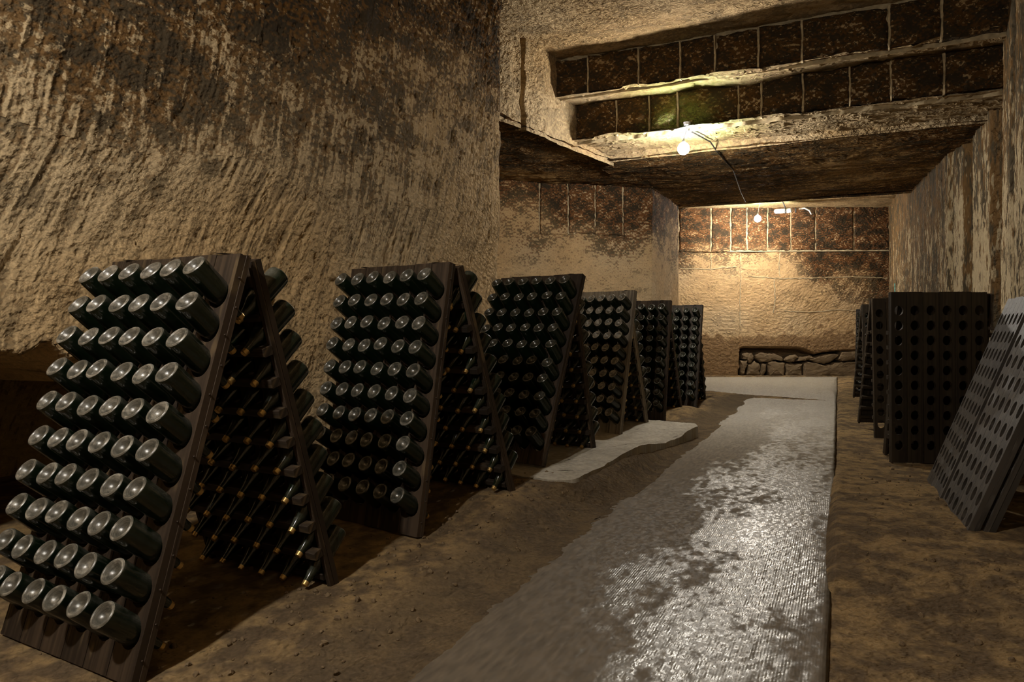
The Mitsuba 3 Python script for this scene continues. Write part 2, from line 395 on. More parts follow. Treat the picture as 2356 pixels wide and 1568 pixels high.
# side gallery's far wall and the pier between the side gallery and the cross gallery
G0, G1 = (-8.6, 8.82), (-3.21, 13.06)
put_grid('wall_gallery', wall_grid(G0, G1, -0.3, 3.95, 0.035, lambda S, Z: tool_marks(S, Z, -0.2, 9, 11) * 0.5 - 0.035 * sst(2.7, 2.95, Z)),
         'rock_far', label='rock wall of the side gallery with dark stained upper blocks', kind='structure')
put_grid('wall_pier', wall_grid((-3.215, 13.05), (-3.17, 15.2), -0.3, 3.95, 0.03, lambda S, Z: 0.5 * tool_marks(S, Z * 0.3, 0.0, 14, 17)), 'rock_far',
         label='hewn side of the rock pier before the cross gallery', kind='structure')
put_grid('wall_pier__rear_face', wall_grid((-3.175, 15.19), (-8.6, 13.4), -0.3, 4.3, 0.09, lambda S, Z: 0.5 * tool_marks(S, Z, 0.0, 6, 19)), 'rock_far')

# back wall
B0, B1 = np.array([-4.0, 17.9]), np.array([1.2, 20.0])
BU = (B1 - B0) / np.linalg.norm(B1 - B0)
BN = np.array([BU[1], -BU[0]])


def back_disp(S, Z):
    s = S - 5.0                                   # grid starts 5 m left of B0
    d = tool_marks(S, Z, 0.35, 8.0, 23) * 0.9 + 0.10 * (F(S * 0.8, Z * 0.8, 0, 3, 7) - 0.5)
    d = d - 0.05 * sst(1.74, 1.80, s)                                   # the right part is cut a little deeper
    d = d - 0.05 * sst(2.95, 3.10, Z)                                   # bed of the top blocks
    topz = np.interp(s, [1.807, 1.97, 3.241, 3.63, 4.05, 4.5, 5.6], [0.60, 0.63, 0.60, 0.46, 0.53, 0.55, 0.5]) + 0.04 * (F(S * 6, 1, 0, 3) - 0.5)
    s = s + 0.10 * (F(S * 5, Z * 7, 2, 3) - 0.5)
    pocket = sst(1.76, 1.84, s) * (1 - sst(5.2, 5.3, s)) * (1 - sst(topz - 0.03, topz + 0.03, Z))
    return d - 0.42 * pocket + 0.05 * (1 - sst(0.6, 1.25, Z)) * (1 - pocket) * sst(1.5, 2.0, s)


P = wall_grid(B0 - 5 * BU, B1 + 0.8 * BU, -0.3, 4.5, 0.03, back_disp)
put_grid('wall_back', P, 'rock_far', label='far rock wall with dark top blocks and pale joints', kind='structure')


def stone(poly, depth, chamfer, back=0.0, jitter=0.0, seg=0.09):
    """A stone from its outline in the wall's plane: local x along the wall, z up, and y (towards the room) = depth."""
    g = shapely.Polygon(poly).buffer(-0.004).segmentize(seg)
    g = g.geoms[0] if hasattr(g, 'geoms') else g
    o = np.array(shapely.geometry.polygon.orient(g).exterior.coords)[:-1]
    c = o.mean(0)
    if jitter:
        o = o + jitter * (rng.random(o.shape) - 0.5)
    w = np.hypot(*(o - c).T).mean()
    sh = lambda k: c + (o - c) * (1 - np.minimum(k / np.maximum(np.hypot(*(o - c).T), 1e-6), 0.45))[:, None]
    rings = [(o, back), (o, depth - chamfer), (sh(chamfer * 0.45), depth - chamfer * 0.35), (sh(chamfer * 1.2), depth)]
    pts = [np.stack([q[:, 0], np.full(len(q), y) + (jitter * 0.6 * (rng.random(len(q)) - 0.5) if k > 1 else 0), q[:, 1]], 1) for k, (q, y) in enumerate(rings)]
    n = len(o)
    f = []
    for k in range(3):
        for i in range(n):
            a, b = k * n + i, k * n + (i + 1) % n
            f += [(a, b, b + n), (a, b + n, a + n)]
    m = trimesh.Trimesh(np.vstack(pts + [[c[0], depth + jitter * 0.3, c[1]]]), f + [(3 * n + i, 3 * n + (i + 1) % n, 4 * n) for i in range(n)], process=False)
    return m


def on_wall(mesh, A, U, N):
    m = mesh.copy()
    q = np.array(m.vertices)
    m.vertices = np.stack([A[0] + q[:, 0] * U[0] + q[:, 1] * N[0], A[1] + q[:, 0] * U[1] + q[:, 1] * N[1], q[:, 2]], 1)
    return m


def wob(s0, s1, z0, z1, g=0.012):
    """A rectangle with a wavering outline."""
    p = np.array(shapely.box(s0 + g, z0 + g, s1 - g, z1 - g).segmentize(0.11).exterior.coords)[:-1]
    return p + 0.016 * (rng.random(p.shape) - 0.5)


def rough_block(s0, s1, z0, z1, depth, amp, seed):
    """A hewn block: a rough face of about 5 cm facets with wavering edges, and sides that run back into the wall."""
    ns, nz = max(4, int((s1 - s0) / 0.055)), max(4, int((z1 - z0) / 0.055))
    a, b = np.meshgrid(np.linspace(0, 1, ns), np.linspace(0, 1, nz), indexing='ij')
    e = np.minimum(np.minimum(a * (s1 - s0), (1 - a) * (s1 - s0)), np.minimum(b * (z1 - z0), (1 - b) * (z1 - z0)))
    S = s0 + a * (s1 - s0) + 0.03 * (F(a * 3, b * 6, seed, 3) - 0.5)
    Z = z0 + b * (z1 - z0) + 0.03 * (F(a * 8, b * 3, seed + 9, 3) - 0.5)
    D = depth + amp * (F(S * 6, Z * 6, seed, 4) - 0.5) + 0.10 * (rng.random() - 0.5) * (a - 0.5) - 0.03 * (1 - sst(0.0, 0.05, e))
    P = np.stack([S, D, Z], -1)
    back = np.array([1, 0, 1.0]) * P + np.array([0, depth - 0.12, 0])
    P = np.concatenate([back[:1], P, back[-1:]], 0)
    back = np.concatenate([P[:, :1], P[:, -1:]], 1) * np.array([1, 0, 1.0]) + np.array([0, depth - 0.12, 0])
    P = np.concatenate([back[:, :1], P, back[:, 1:]], 1)
    return grid(P)[0]


# the top course and the course below it, block by block, pale joints behind
cuts = [-0.9, -0.3, 0.278, 1.086, 1.569, 1.97, 2.478, 3.043, 3.648, 4.578, 5.50]
put('wall_back__joint_bed', on_wall(trimesh.creation.box(extents=[6.6, 0.03, 1.30]).apply_translation([2.3, -0.045, 3.68]), B0, BU, BN), 'joint_pale')
for a, b in zip(cuts[:-1], cuts[1:]):
    z0 = 3.02 if a < 1.5 else 3.05
    put(num('wall_back__block'), on_wall(stone(wob(a, b, z0, 4.25), 0.0, 0.03, -0.10, 0.02), B0, BU, BN), 'rock_far', smooth=40)
for pts in ([(2.0, 2.42), (2.8, 2.36), (3.6, 2.37), (4.6, 2.40), (5.4, 2.36)], [(2.9, 1.55), (3.5, 1.52), (4.2, 1.58), (5.0, 1.54), (5.45, 1.56)], [(2.78, 2.42), (2.76, 2.7), (2.79, 3.02)],
            [(1.80, 1.15), (1.80, 1.8), (1.82, 2.4), (1.81, 3.02)], [(2.62, 1.5), (2.66, 1.9), (2.64, 2.36)], [(1.09, 2.62), (1.07, 3.0)], [(0.3, 2.62), (1.0, 2.60), (1.72, 2.66)]):
    q = np.array(shapely.LineString(pts).segmentize(0.07).coords)
    q = q + 0.022 * (rng.random(q.shape) - 0.5)
    P = back_disp(q[:, 0] + 5.0, q[:, 1])
    dirs = np.gradient(q, axis=0)
    dirs /= np.linalg.norm(dirs, axis=1, keepdims=True)
    sides = []
    for k, (o_, d_) in enumerate(((-1, -0.02), (-0.55, 0.012), (0.55, 0.012), (1, -0.02))):
        wd = 0.016 * (0.7 + 0.6 * rng.random(len(q)))
        sides.append(np.stack([q[:, 0] - dirs[:, 1] * o_ * wd, P + d_, q[:, 1] + dirs[:, 0] * o_ * wd], 1))
    put(num('wall_back__joint'), on_wall(grid(np.stack(sides, 1))[0], B0, BU, BN), 'joint_pale', smooth=40)
STONES = [[(1.856, 0.482), (1.97, 0.523), (2.101, 0.523), (2.153, 0.465), (2.142, 0.349), (2.085, 0.258), (2.011, 0.249), (1.97, 0.332), (1.864, 0.349)], [(2.166, 0.449), (2.248, 0.524), (2.639, 0.5), (2.883, 0.384), (2.867, 0.301), (2.639, 0.326), (2.493, 0.267), (2.313, 0.258), (2.166, 0.366)], [(2.9, 0.368), (3.046, 0.459), (3.192, 0.459), (3.241, 0.402), (3.143, 0.269), (3.014, 0.269), (2.9, 0.301)], [(3.241, 0.402), (3.468, 0.419), (3.533, 0.452), (3.679, 0.378), (3.403, 0.303), (3.192, 0.269)], [(3.711, 0.419), (4.05, 0.502), (4.26, 0.453), (4.131, 0.337), (3.889, 0.205), (3.662, 0.27), (3.468, 0.328)], [(1.815, 0.315), (1.987, 0.316), (2.003, 0.216), (1.905, -0.066), (1.823, -0.066)], [(2.019, 0.216), (2.166, 0.291), (2.313, 0.217), (2.313, -0.076), (1.97, -0.067)], [(2.33, 0.217), (2.444, 0.234), (2.46, 0.151), (2.411, -0.068), (2.322, -0.076)], [(2.48, 0.251), (2.639, 0.301), (2.9, 0.252), (2.908, -0.08), (2.509, -0.08)], [(2.94, 0.244), (3.354, 0.228), (3.354, -0.08), (2.94, -0.08)], [(3.371, 0.236), (3.468, 0.303), (3.889, 0.188), (4.147, 0.272), (4.8, 0.289), (4.8, -0.08), (3.371, -0.08)], [(4.276, 0.552), (4.9, 0.58), (4.9, 0.322), (4.309, 0.305), (4.18, 0.321), (4.26, 0.437)]]
for k, poly in enumerate(STONES):
    put(num('wall_back__rubble_stone'), on_wall(stone(poly, -0.06 + 0.05 * rng.random(), 0.05, -0.40, 0.03, 0.06), B0, BU, BN), 'rubble', smooth=35)

# the gallery wall's top blocks
GU = np.array(G1) - np.array(G0)
GL = np.linalg.norm(GU)
GU = GU / GL
GN = np.array([GU[1], -GU[0]])
g0 = np.array([-5.23, 11.47])
put('wall_gallery__joint_bed', on_wall(trimesh.creation.box(extents=[4.4, 0.02, 1.2]).apply_translation([0.33, -0.035, 3.35]), g0, GU, GN), 'joint_pale')
for a, b, z0 in ((-1.8, -0.6, 2.8), (-0.6, 0.417, 2.72), (0.417, 0.95, 2.80), (0.95, 1.464, 2.84), (1.464, 2.003, 2.82), (2.003, 2.60, 2.76)):
    put(num('wall_gallery__block'), on_wall(stone(wob(a, b, z0, 3.85, 0.008), 0.012, 0.025, -0.08, 0.018), g0, GU, GN), 'rock_far', smooth=40)

# right wall, stepping out in shallow buttresses towards the camera
RY = [-4.4, 4.0, 7.0, 8.6, 9.3, 10.0, 10.6, 11.4, 12.1, 12.16, 13.2, 16.2, 21.5]
RX = [1.95, 1.62, 1.50, 1.56, 1.60, 1.65, 1.62, 1.56, 1.46, 1.40, 1.36, 1.10, 1.00]
ry = np.concatenate([np.arange(-4.4, 5.5, 0.08), np.arange(5.5, 13.5, 0.022), np.arange(13.5, 21.5, 0.05)])
rz = np.arange(-0.3, 5.31, 0.03)
YY, ZZ = np.meshgrid(ry, rz, indexing='ij')
XX = np.interp(YY, RY, RX) + 0.05 * (F(YY * 5.0, ZZ * 0.35, 0, 3, 12) - 0.5) + 0.035 * (F(YY * 16, ZZ * 0.7, 0, 3, 14) - 0.5) + 0.016 * (F(YY * 20, ZZ * 20, 0, 2, 15) - 0.5)
XX = XX + 0.15 * (1 - sst(0.30, 0.38, np.abs(YY - 9.97 + 0.05 * (F(ZZ * 2, 1, 0, 3) - 0.5)))) + 0.12 * (1 - sst(0.12, 0.20, np.abs(YY - 11.5))) + 0.05 * (1 - sst(0.05, 0.10, np.abs(YY - 8.75)))
put_grid('wall_right', np.stack([XX, YY, ZZ], -1), 'rock_right', label='rough grey rock wall with upright stained buttresses', kind='structure')
put('wall_right__paint_mark', trimesh.creation.box(extents=[0.012, 0.10, 0.20]).apply_translation([float(np.interp(17.9, RY, RX)) - 0.03, 17.9, 2.02]), 'turquoise', label='small turquoise paint mark')

# closing walls out of view
put_grid('wall_near', wall_grid((2.4, -4.2), (-5.4, -4.2), -0.3, 5.3, 0.2, lambda S, Z: 0.1 * (F(S * 2, Z * 2, 0, 3) - 0.5)), 'rock_slab', label='rock wall closing the cellar behind the viewer', kind='structure')
put_grid('wall_side', wall_grid((-8.3, 6.0), (-8.3, 17.6), -0.3, 4.6, 0.2, lambda S, Z: 0.1 * (F(S * 2, Z * 2, 0, 3) - 0.5)), 'rock_slab', label='rock wall closing the side gallery far left', kind='structure')


# ceiling: high slab, two risers with ledges, the low slab, the cross gallery's vault
def ceil_grid(x0, x1, y0, y1, z, step, amp=1.0, edge0=0.0, edge1=0.0, seed=0):
    x = np.linspace(x0, x1, int((x1 - x0) / step) + 2)
    y = np.linspace(y0, y1, max(3, int((y1 - y0) / step) + 2))
    Xc, Yc = np.meshgrid(x, y, indexing='ij')
    t = (Yc - y0) / (y1 - y0)
    wv = F(Xc * 2.4, 0.7 + seed, 0, 4, seed) - 0.5
    Yc = Yc + wv * (edge0 * (1 - t) + edge1 * t)
    Zc = z + amp * (1.3 * tool_marks(Yc, Xc, 0.15, 9.0, 31 + seed) + 0.07 * (F(Xc * 0.9, Yc * 0.9, 0, 3, seed) - 0.5))
    return np.stack([Xc, Yc, Zc], -1)


def riser_grid(A, B, z0, z1, step, seed, pitch=0.03):
    return wall_grid(A, B, z0, z1, step, lambda S, Z: 0.10 * (F(S * 3, Z * 3, 0, 4, seed) - 0.5) + pitch * (F(S * 14, Z * 14, 0, 3, seed + 1) - 0.5))


put_grid('ceiling', ceil_grid(-5.6, 2.4, -4.4, 9.2, 4.82, 0.045, 1.0, 0, 0.06, 1), 'rock_roof', label='stepped rock ceiling of the old quarry cellar', kind='structure')
put_grid('ceiling__upper_riser', riser_grid((-5.0, 9.17), (2.2, 9.12), 4.26, 4.95, 0.03, 41), 'joint_pale')
put_grid('ceiling__upper_ledge', ceil_grid(-3.75, 2.2, 9.04, 9.70, 4.30, 0.022, 1.6, 0.22, 0.0, 3), 'rock_roof')
put_grid('ceiling__middle_riser', riser_grid((-5.0, 9.67), (2.2, 9.55), 3.76, 4.42, 0.03, 47), 'joint_pale')
put_grid('ceiling__lower_ledge', ceil_grid(-3.7, 2.2, 9.50, 10.66, 3.81, 0.022, 1.5, 0.18, 0.0, 5), 'rock_roof')
put_grid('ceiling__lip', riser_grid((-3.6, 10.62), (2.2, 10.50), 3.70, 3.90, 0.022, 53), 'rock_roof')
put_grid('ceiling__low_slab', ceil_grid(-3.55, 2.2, 10.50, 15.35, 3.73, 0.035, 1.0, 0.10, 0.10, 7), 'rock_slab')
put_grid('ceiling__low_slab_end', riser_grid((2.2, 15.55), (-8.6, 15.15), 3.70, 4.35, 0.05, 59), 'rock_slab')
put_grid('ceiling__cross_vault', ceil_grid(-8.6, 2.2, 15.0, 21.6, 4.13, 0.05, 1.0, 0, 0, 9), 'rock_roof')
# the pit's left side: an upright face that runs on from the left wall above the side gallery
side = wall_grid((-3.86, 7.2), (-3.26, 10.75), 3.66, 5.0, 0.025, lambda S, Z: 0.10 * (F(S * 2, Z * 1.5, 0, 4, 61) - 0.5) + 0.05 * (F(S * 9, Z * 4, 0, 3, 62) - 0.5) - 0.08 * (1 - sst(0.01, 0.05, np.abs(S - 1.05 + 0.1 * (F(Z * 3, 1, 0, 3) - 0.5)))))
put_grid('ceiling__pit_side', side, 'rock_roof')
ga = ceil_grid(-8.6, -3.2, 6.2, 15.6, 3.73, 0.05, 1.1, 0, 0, 11)
xlim = np.interp(ga[..., 1], [6, 7.2, 10.75, 15.6], [-3.95, -3.82, -3.22, -3.15])
tx = (ga[..., 0] + 8.6) / 5.4
ga[..., 0] = -8.6 + tx * (xlim + 8.6)
put_grid('ceiling__gallery_slab', ga, 'rock_slab')
for tag, A, B, cuts, z0, z1, lean in (('middle', (-3.45, 9.62), (1.9, 9.50), [0.0, 0.605, 1.065, 1.449, 2.232, 2.509, 3.0, 3.522, 3.963, 4.5, 5.3], 3.83, 4.30, 0),
                                      ('upper', (-3.62, 9.13), (1.9, 9.08), [0.0, 0.52, 1.21, 1.75, 2.176, 2.69, 3.18, 4.09, 4.6, 5.5], 4.31, 4.78, 0)):
    A, B = np.array(A), np.array(B)
    U = (B - A) / np.linalg.norm(B - A)
    N = np.array([U[1], -U[0]])
    for a, b in zip(cuts[:-1], cuts[1:]):
        dep = 0.035 + 0.03 * rng.random()
        if a > 0:
            jm = stone([(a - 0.016, z0 - 0.02), (a + 0.014, z0 - 0.02), (a + 0.020, (z0 + z1) / 2), (a + 0.012, z1), (a - 0.018, z1), (a - 0.010, (z0 + z1) / 2)], 0.052, 0.006, -0.05, 0.010, 0.06)
            put(num(f'ceiling__{tag}_riser__joint'), on_wall(jm, A, U, N), 'joint_pale', smooth=40)
        put(num(f'ceiling__{tag}_riser__block'), on_wall(rough_block(a + 0.008, b - 0.008, z0, z1, dep, 0.11, int(a * 31) + len(tag)), A, U, N), 'rock_riser', smooth=50)

# ------------------------------------------------------------------ riddling racks
PT = 0.14                     # pitch of the holes
W, L = 6.15 * PT, 11.4 * PT
PLANK = W / 6
TH = 0.028


def hole_u(row):
    return L - 1.2 * PT - (row - 1) * PT


def plank_mesh(variant, hw, hh, holes=True):
    g = shapely.box(0.002, 0.0, PLANK - 0.002, L - (0.004 if variant == 1 else 0))
    for r in range(1, 11) if holes else ():
        e = affinity.scale(shapely.Point(0, 0).buffer(1, quad_segs=6), hw, hh)
        g = g.difference(affinity.translate(e, PLANK / 2, hole_u(r) - 0.006))
    m = trimesh.creation.extrude_polygon(g, TH, engine='earcut')
    q = np.array(m.vertices)
    m.vertices = np.stack([q[:, 0], TH - q[:, 2], q[:, 1]], 1)
    m.fix_normals()
    uv = np.stack([q[:, 0] + 0.37 * variant, q[:, 1] + 1.3 * variant], 1)
    return m, uv


def bar(x0, x1, y0, y1, z0, z1, c=0.003):
    g = shapely.box(x0 + c, y0 + c, x1 - c, y1 - c).buffer(c, quad_segs=1)
    m = trimesh.creation.extrude_polygon(g, z1 - z0, engine='earcut').apply_translation([0, 0, z0])
    q = np.array(m.vertices)
    return m, np.stack([q[:, 0] + q[:, 1], q[:, 2]], 1)


def barx(x0, x1, y0, y1, z0, z1, c=0.003):
    g = shapely.box(y0 + c, z0 + c, y1 - c, z1 - c).buffer(c, quad_segs=1)
    m = trimesh.creation.extrude_polygon(g, x1 - x0, engine='earcut')
    q = np.array(m.vertices)
    m.vertices = np.stack([q[:, 2] + x0, q[:, 0], q[:, 1]], 1)
    m.fix_normals()
    return m, np.stack([q[:, 0] + q[:, 1], q[:, 2]], 1)


KIT = {}


RAIL_SHADE_WOOD = {'wood_brown': 'wood_dark', 'wood_grey': 'wood_dark', 'wood_silver': 'wood_silver'}  # rails of brown and grey racks darkened to stand in for the inner shade


def kit(mat, small, holes=True):
    """The ply dicts that panels of one wood share."""
    if (mat, small, holes) not in KIT:
        hw, hh = (0.040, 0.046) if small else (0.0540, 0.058)
        k = {'plank': [mikit.ply(m, mat, uv=uv) for m, uv in (plank_mesh(i, hw, hh, holes) for i in range(3))]}
        k['stile'] = [mikit.ply(m, mat, uv=uv) for m, uv in (bar(x, x + 0.024, TH, 0.056, 0.0, L - 0.002) for x in (0.001, W - 0.025))]
        m, uv = barx(0.03, W - 0.026, TH, 0.062, -0.017, 0.017)
        k['rail'] = mikit.ply(m, RAIL_SHADE_WOOD.get(mat, mat), uv=uv)
        m, uv = barx(-0.001, W + 0.001, 0.0565, 0.104, -0.019, 0.019)
        k['cleat'] = mikit.ply(m, RAIL_SHADE_WOOD.get(mat, mat), uv=uv)
        KIT[mat, small, holes] = k
    return KIT[mat, small, holes]


def panel_matrix(x, y, z, yaw, tilt):
    r = np.array([math.cos(yaw), math.sin(yaw), 0])
    nh = np.array([math.sin(yaw), -math.cos(yaw), 0])
    u = math.cos(tilt) * np.array([0, 0, 1.0]) - math.sin(tilt) * nh
    n = np.cross(r, u)
    M = np.eye(4)
    M[:3, 0], M[:3, 1], M[:3, 2], M[:3, 3] = r, -n, u, (x, y, z)
    return M


def shift(M, x=0, y=0, z=0):
    S = np.eye(4)
    S[:3, 3] = (x, y, z)
    return M @ S


nail = trimesh.creation.icosphere(subdivisions=1, radius=0.0045)
nail_ply = mikit.ply(nail, 'iron', smooth=True)


def panel(rack, name, M, mat, small=False, nails=False, cleats=True, rails=True, holes=True):
    k = kit(mat, small, holes)
    p = f'{rack}__{name}'
    for i in range(6):
        put(num(f'{p}__plank'), k['plank'][(i * 2 + len(rack) + len(name)) % 3], None, m=shift(M, i * PLANK))
    for i in range(2):
        put(num(f'{p}__stile'), k['stile'][i], None, m=M)
    for r in range(1, 11) if rails else ():
        u = hole_u(r) - 0.074
        put(num(f'{p}__rail'), k['cleat'] if cleats and 1 < r < 10 else k['rail'], None, m=shift(M, 0, 0, u))
    if nails:
        for i in range(13):
            put(num(f'{p}__nail'), nail_ply, None, m=shift(M, W + 0.0005, 0.020 + 0.018 * (i % 2), 0.08 + i * 0.118), )


# bottle: lathed, its base at the origin, its neck along +z, a crown cap on the mouth
PROFILE = [(0.0, 0.027), (0.008, 0.0262), (0.017, 0.022), (0.0245, 0.0145), (0.0295, 0.006), (0.0325, 0.0012), (0.0355, 0.0), (0.0390, 0.0014), (0.0414, 0.0050), (0.0427, 0.0110),
           (0.0430, 0.03), (0.0430, 0.135), (0.0424, 0.152), (0.0395, 0.172), (0.0340, 0.192), (0.0265, 0.213), (0.0205, 0.233), (0.0166, 0.254), (0.0146, 0.276), (0.0140, 0.284), (0.0140, 0.2855)]
PROFILE = [(x * 1.17, y) for x, y in PROFILE]
CAP = [(0.0, 0.304), (0.0128, 0.304), (0.0146, 0.3025), (0.0152, 0.300), (0.0158, 0.290), (0.0168, 0.2835), (0.0150, 0.2832)]


def lathe(profile, n):
    m = trimesh.creation.revolve(np.array(profile), sections=n)
    m.fix_normals()
    return m


def crimped_cap(n):
    m = lathe(CAP, n)
    q = np.array(m.vertices)
    ang = np.arctan2(q[:, 1], q[:, 0])
    k = 1 + 0.05 * np.sin(ang * (n // 2 * 2) / 2 * 1.0) * (q[:, 2] < 0.295)
    q[:, :2] *= k[:, None]
    m.vertices = q
    return m


for lod, n in (('near', 40), ('far', 20)):
    body, cap, base = lathe(PROFILE[8:], n), crimped_cap(n), lathe(PROFILE[:9], n)
    for mat in ('dusty', 'soft', 'clean', 'grey'):
        scene[f'bottle_{mat}_{lod}'] = {'type': 'shapegroup', 'glass_body': mikit.ply(body, f'glass_{mat}', smooth=50), 'hollow_base': mikit.ply(base, f'base_{mat}', smooth=True, uv=np.stack([np.hypot(base.vertices[:, 0], base.vertices[:, 1]), np.arctan2(base.vertices[:, 1], base.vertices[:, 0])], 1)), 'crown_cap': mikit.ply(cap, 'cap_gold', smooth=35)}

ORD = ['top', 'second', 'third', 'fourth', 'fifth', 'sixth', 'seventh', 'eighth', 'ninth', 'bottom']
COL = ['rightmost', 'second from right', 'third from right', 'fourth from right', 'fifth from right', 'leftmost']
BOTTLES = []                   # (rack number, panel, row, column from the right, matrix, material)


def fill(no, side, M, mat, cols=range(6), skip=()):
    axis = np.array([0, -0.907, 0.421])
    for r in range(1, 11):
        for c in cols:
            if (r, c) in skip:
                continue
            a = axis + rng.normal(0, 0.020, 3)
            a /= np.linalg.norm(a)
            o = np.array([(c + 0.5) * PLANK, 0, hole_u(r)]) + a * (0.149 + rng.uniform(-0.008, 0.008))
            zax = -a
            xax = np.cross([0, 0, 1.0], zax)
            xax /= np.linalg.norm(xax)
            ph = rng.uniform(0, 2 * math.pi)
            yax = np.cross(zax, xax)
            B = np.eye(4)
            B[:3, 0], B[:3, 1], B[:3, 2], B[:3, 3] = math.cos(ph) * xax + math.sin(ph) * yax, -math.sin(ph) * xax + math.cos(ph) * yax, zax, o
            BOTTLES.append((no, side, r, (5 - c) if side == 'front' else c, M @ B, mat))


# number, right foot x, y, z of the front panel, yaw, tilt (degrees); how far the rear foot stands back and its sideways shift; wood; bottles
RACKS = [(1, -2.213, 1.663, -0.064, -4.5, 16.8, 0.60, -0.02, -0.03, 'wood_brown', 'dusty', 'nearest rack'),
         (2, -2.174, 3.411, -0.018, -11.0, 10.2, 0.68, 0.09, 0.0, 'wood_brown', 'soft', 'second rack'),
         (3, -2.071, 4.992, 0.114, -13.3, 21.1, 0.47, 0.10, -0.15, 'wood_brown', 'clean', 'third rack'),
         (4, -2.188, 7.462, -0.003, -20.6, 9.9, 0.50, 0.06, -0.15, 'wood_grey', 'grey', 'grey fourth rack'),
         (5, -2.113, 9.255, -0.065, -9.6, 7.9, 0.62, 0.05, -0.07, 'wood_brown', 'clean', 'fifth rack'),
         (6, -1.993, 10.809, -0.063, -7.2, 11.8, 0.53, 0.01, -0.10, 'wood_dark', 'clean', 'farthest left rack')]
RACK_LABEL = {1: 'dark brown wooden riddling rack nearest the viewer, full of dusty bottles', 2: 'dark brown bottle rack second from the viewer in the left row',
              3: 'dark brown bottle rack standing at the front of the concrete pad', 4: 'weathered pale grey wooden bottle rack on the concrete pad',
              5: 'brown bottle rack fifth in the left row, behind the grey rack', 6: 'dark bottle rack at the far end of the left row by the bend'}
for no, fx, fy, fz, yaw, tilt, back, rz_, side, wood_, glass_, nm in RACKS:
    key = num('riddling_rack')
    lab(key, RACK_LABEL[no], 'rack', 'full riddling racks in the left row')
    yaw, tilt = math.radians(yaw), math.radians(tilt)
    r = np.array([math.cos(yaw), math.sin(yaw)])
    bk = np.array([-math.sin(yaw), math.cos(yaw)])
    o = np.array([fx, fy]) - W * r
    Mf = panel_matrix(o[0], o[1], fz, yaw, tilt)
    panel(key, 'front_panel', Mf, wood_, nails=no < 3, cleats=False)
    apex = np.array([fx, fy]) + math.sin(tilt) * L * bk
    tz = fz + math.cos(tilt) * L
    gap = 0.125
    rear_top = apex + gap * bk + side * r
    rise = math.sqrt(max(L ** 2 - (back - gap) ** 2, 0.1))
    t2 = math.asin(min((back - gap) / L, 0.9))
    foot = apex + back * bk + side * r
    Mr = panel_matrix(foot[0], foot[1], tz - 0.012 - rise, yaw + math.pi, t2)
    panel(key, 'rear_panel', Mr, wood_, nails=no < 3)
    for hx in (0.12, W - 0.12):
        q = apex - (W - hx) * r
        m = trimesh.creation.box(extents=[0.035, gap + 0.02, 0.003])
        Mh = np.eye(4)
        Mh[:2, 0], Mh[:2, 1] = r, bk
        Mh[:3, 3] = (*(q + bk * gap / 2), tz + 0.002)
        put(num(f'{key}__hinge'), m, 'iron', m=Mh)
    fill(no, 'front', Mf, glass_)
    fill(no, 'rear', Mr, 'grey' if no in (3, 4) else glass_)

# right-hand row: two empty folded racks leaning on the wall, then standing ones
LEAN = [('folded empty riddling rack leaning on the right wall, nearer to the viewer', 0.587, 5.740, -0.125, -88.0, 21.0),
        ('folded empty riddling rack leaning on the right wall, beside the standing empty rack', 0.622, 6.780, -0.108, -90.7, 20.6)]
for text, x, y, z, yaw, tilt in LEAN:
    key = num('folded_rack')
    lab(key, text, 'rack', 'folded racks leaning on the right wall')
    M = panel_matrix(x, y, z, math.radians(yaw), math.radians(tilt))
    panel(key, 'outer_panel', M, 'wood_silver', small=True, cleats=False)
    M2 = M.copy()
    M2[:3, 0], M2[:3, 1] = -M[:3, 0], -M[:3, 1]
    M2[:3, 3] = M[:3, 3] + W * M[:3, 0] + 0.128 * M[:3, 1]
    panel(key, 'inner_panel', M2, 'wood_silver', small=True, cleats=False)

STAND = [('dark empty riddling rack facing the viewer before the right wall', 0.410, 7.540, -0.105, 20.2, 0.5, 0.42, 'wood_black', None),
         ('dark empty rack half hidden behind the big empty rack on the right', 0.325, 9.05, -0.10, 12.0, 4.0, 0.7, 'wood_black', None),
         ('dark rack third back in the right row, only its left edge showing', 0.275, 11.55, -0.09, 8.0, 6.0, 0.85, 'wood_black', None),
         ('farthest right rack with bottles glinting along its left edge', 0.19, 14.5, -0.085, -6.0, 9.0, 0.9, 'wood_dark', 'clean')]
for i, (text, x, y, z, yaw, tilt, back, wood_, glass_) in enumerate(STAND):
    key = num('standing_rack')
    lab(key, text, 'rack', 'standing racks in the right row')
    yaw, tilt = math.radians(yaw), math.radians(tilt)
    r = np.array([math.cos(yaw), math.sin(yaw)])
    bk = np.array([-math.sin(yaw), math.cos(yaw)])
    Mf = panel_matrix(x, y, z, yaw, tilt)
    panel(key, 'front_panel', Mf, wood_, small=glass_ is None)
    apex = np.array([x, y]) + W * r + math.sin(tilt) * L * bk
    tz = z + math.cos(tilt) * L
    gap, bb = 0.125, back - 0.0
    t2 = math.asin((bb - gap) / L)
    foot = apex + bb * bk + (0.10 if i == 0 else 0.0) * r
    Mr = panel_matrix(foot[0], foot[1], tz - 0.012 - L * math.cos(t2), yaw + math.pi, t2)
    panel(key, 'rear_panel', Mr, wood_, small=glass_ is None, holes=i > 1)
    if i == 0:
        rod = trimesh.util.concatenate([trimesh.creation.cylinder(0.009, 0.26, sections=10).apply_translation([0, 0, 0.13]), trimesh.creation.box(extents=[0.09, 0.02, 0.03]).apply_translation([-0.03, 0, 0.02])])
        rod.apply_translation([*(np.array([x, y]) + (W + 0.05) * r + 0.03 * bk), z + L - 0.36])
        put(f'{key}__iron_stay', rod, 'iron', smooth=35, label='thin upright iron stay')
    if glass_:
        fill(7, 'front', Mf, glass_)

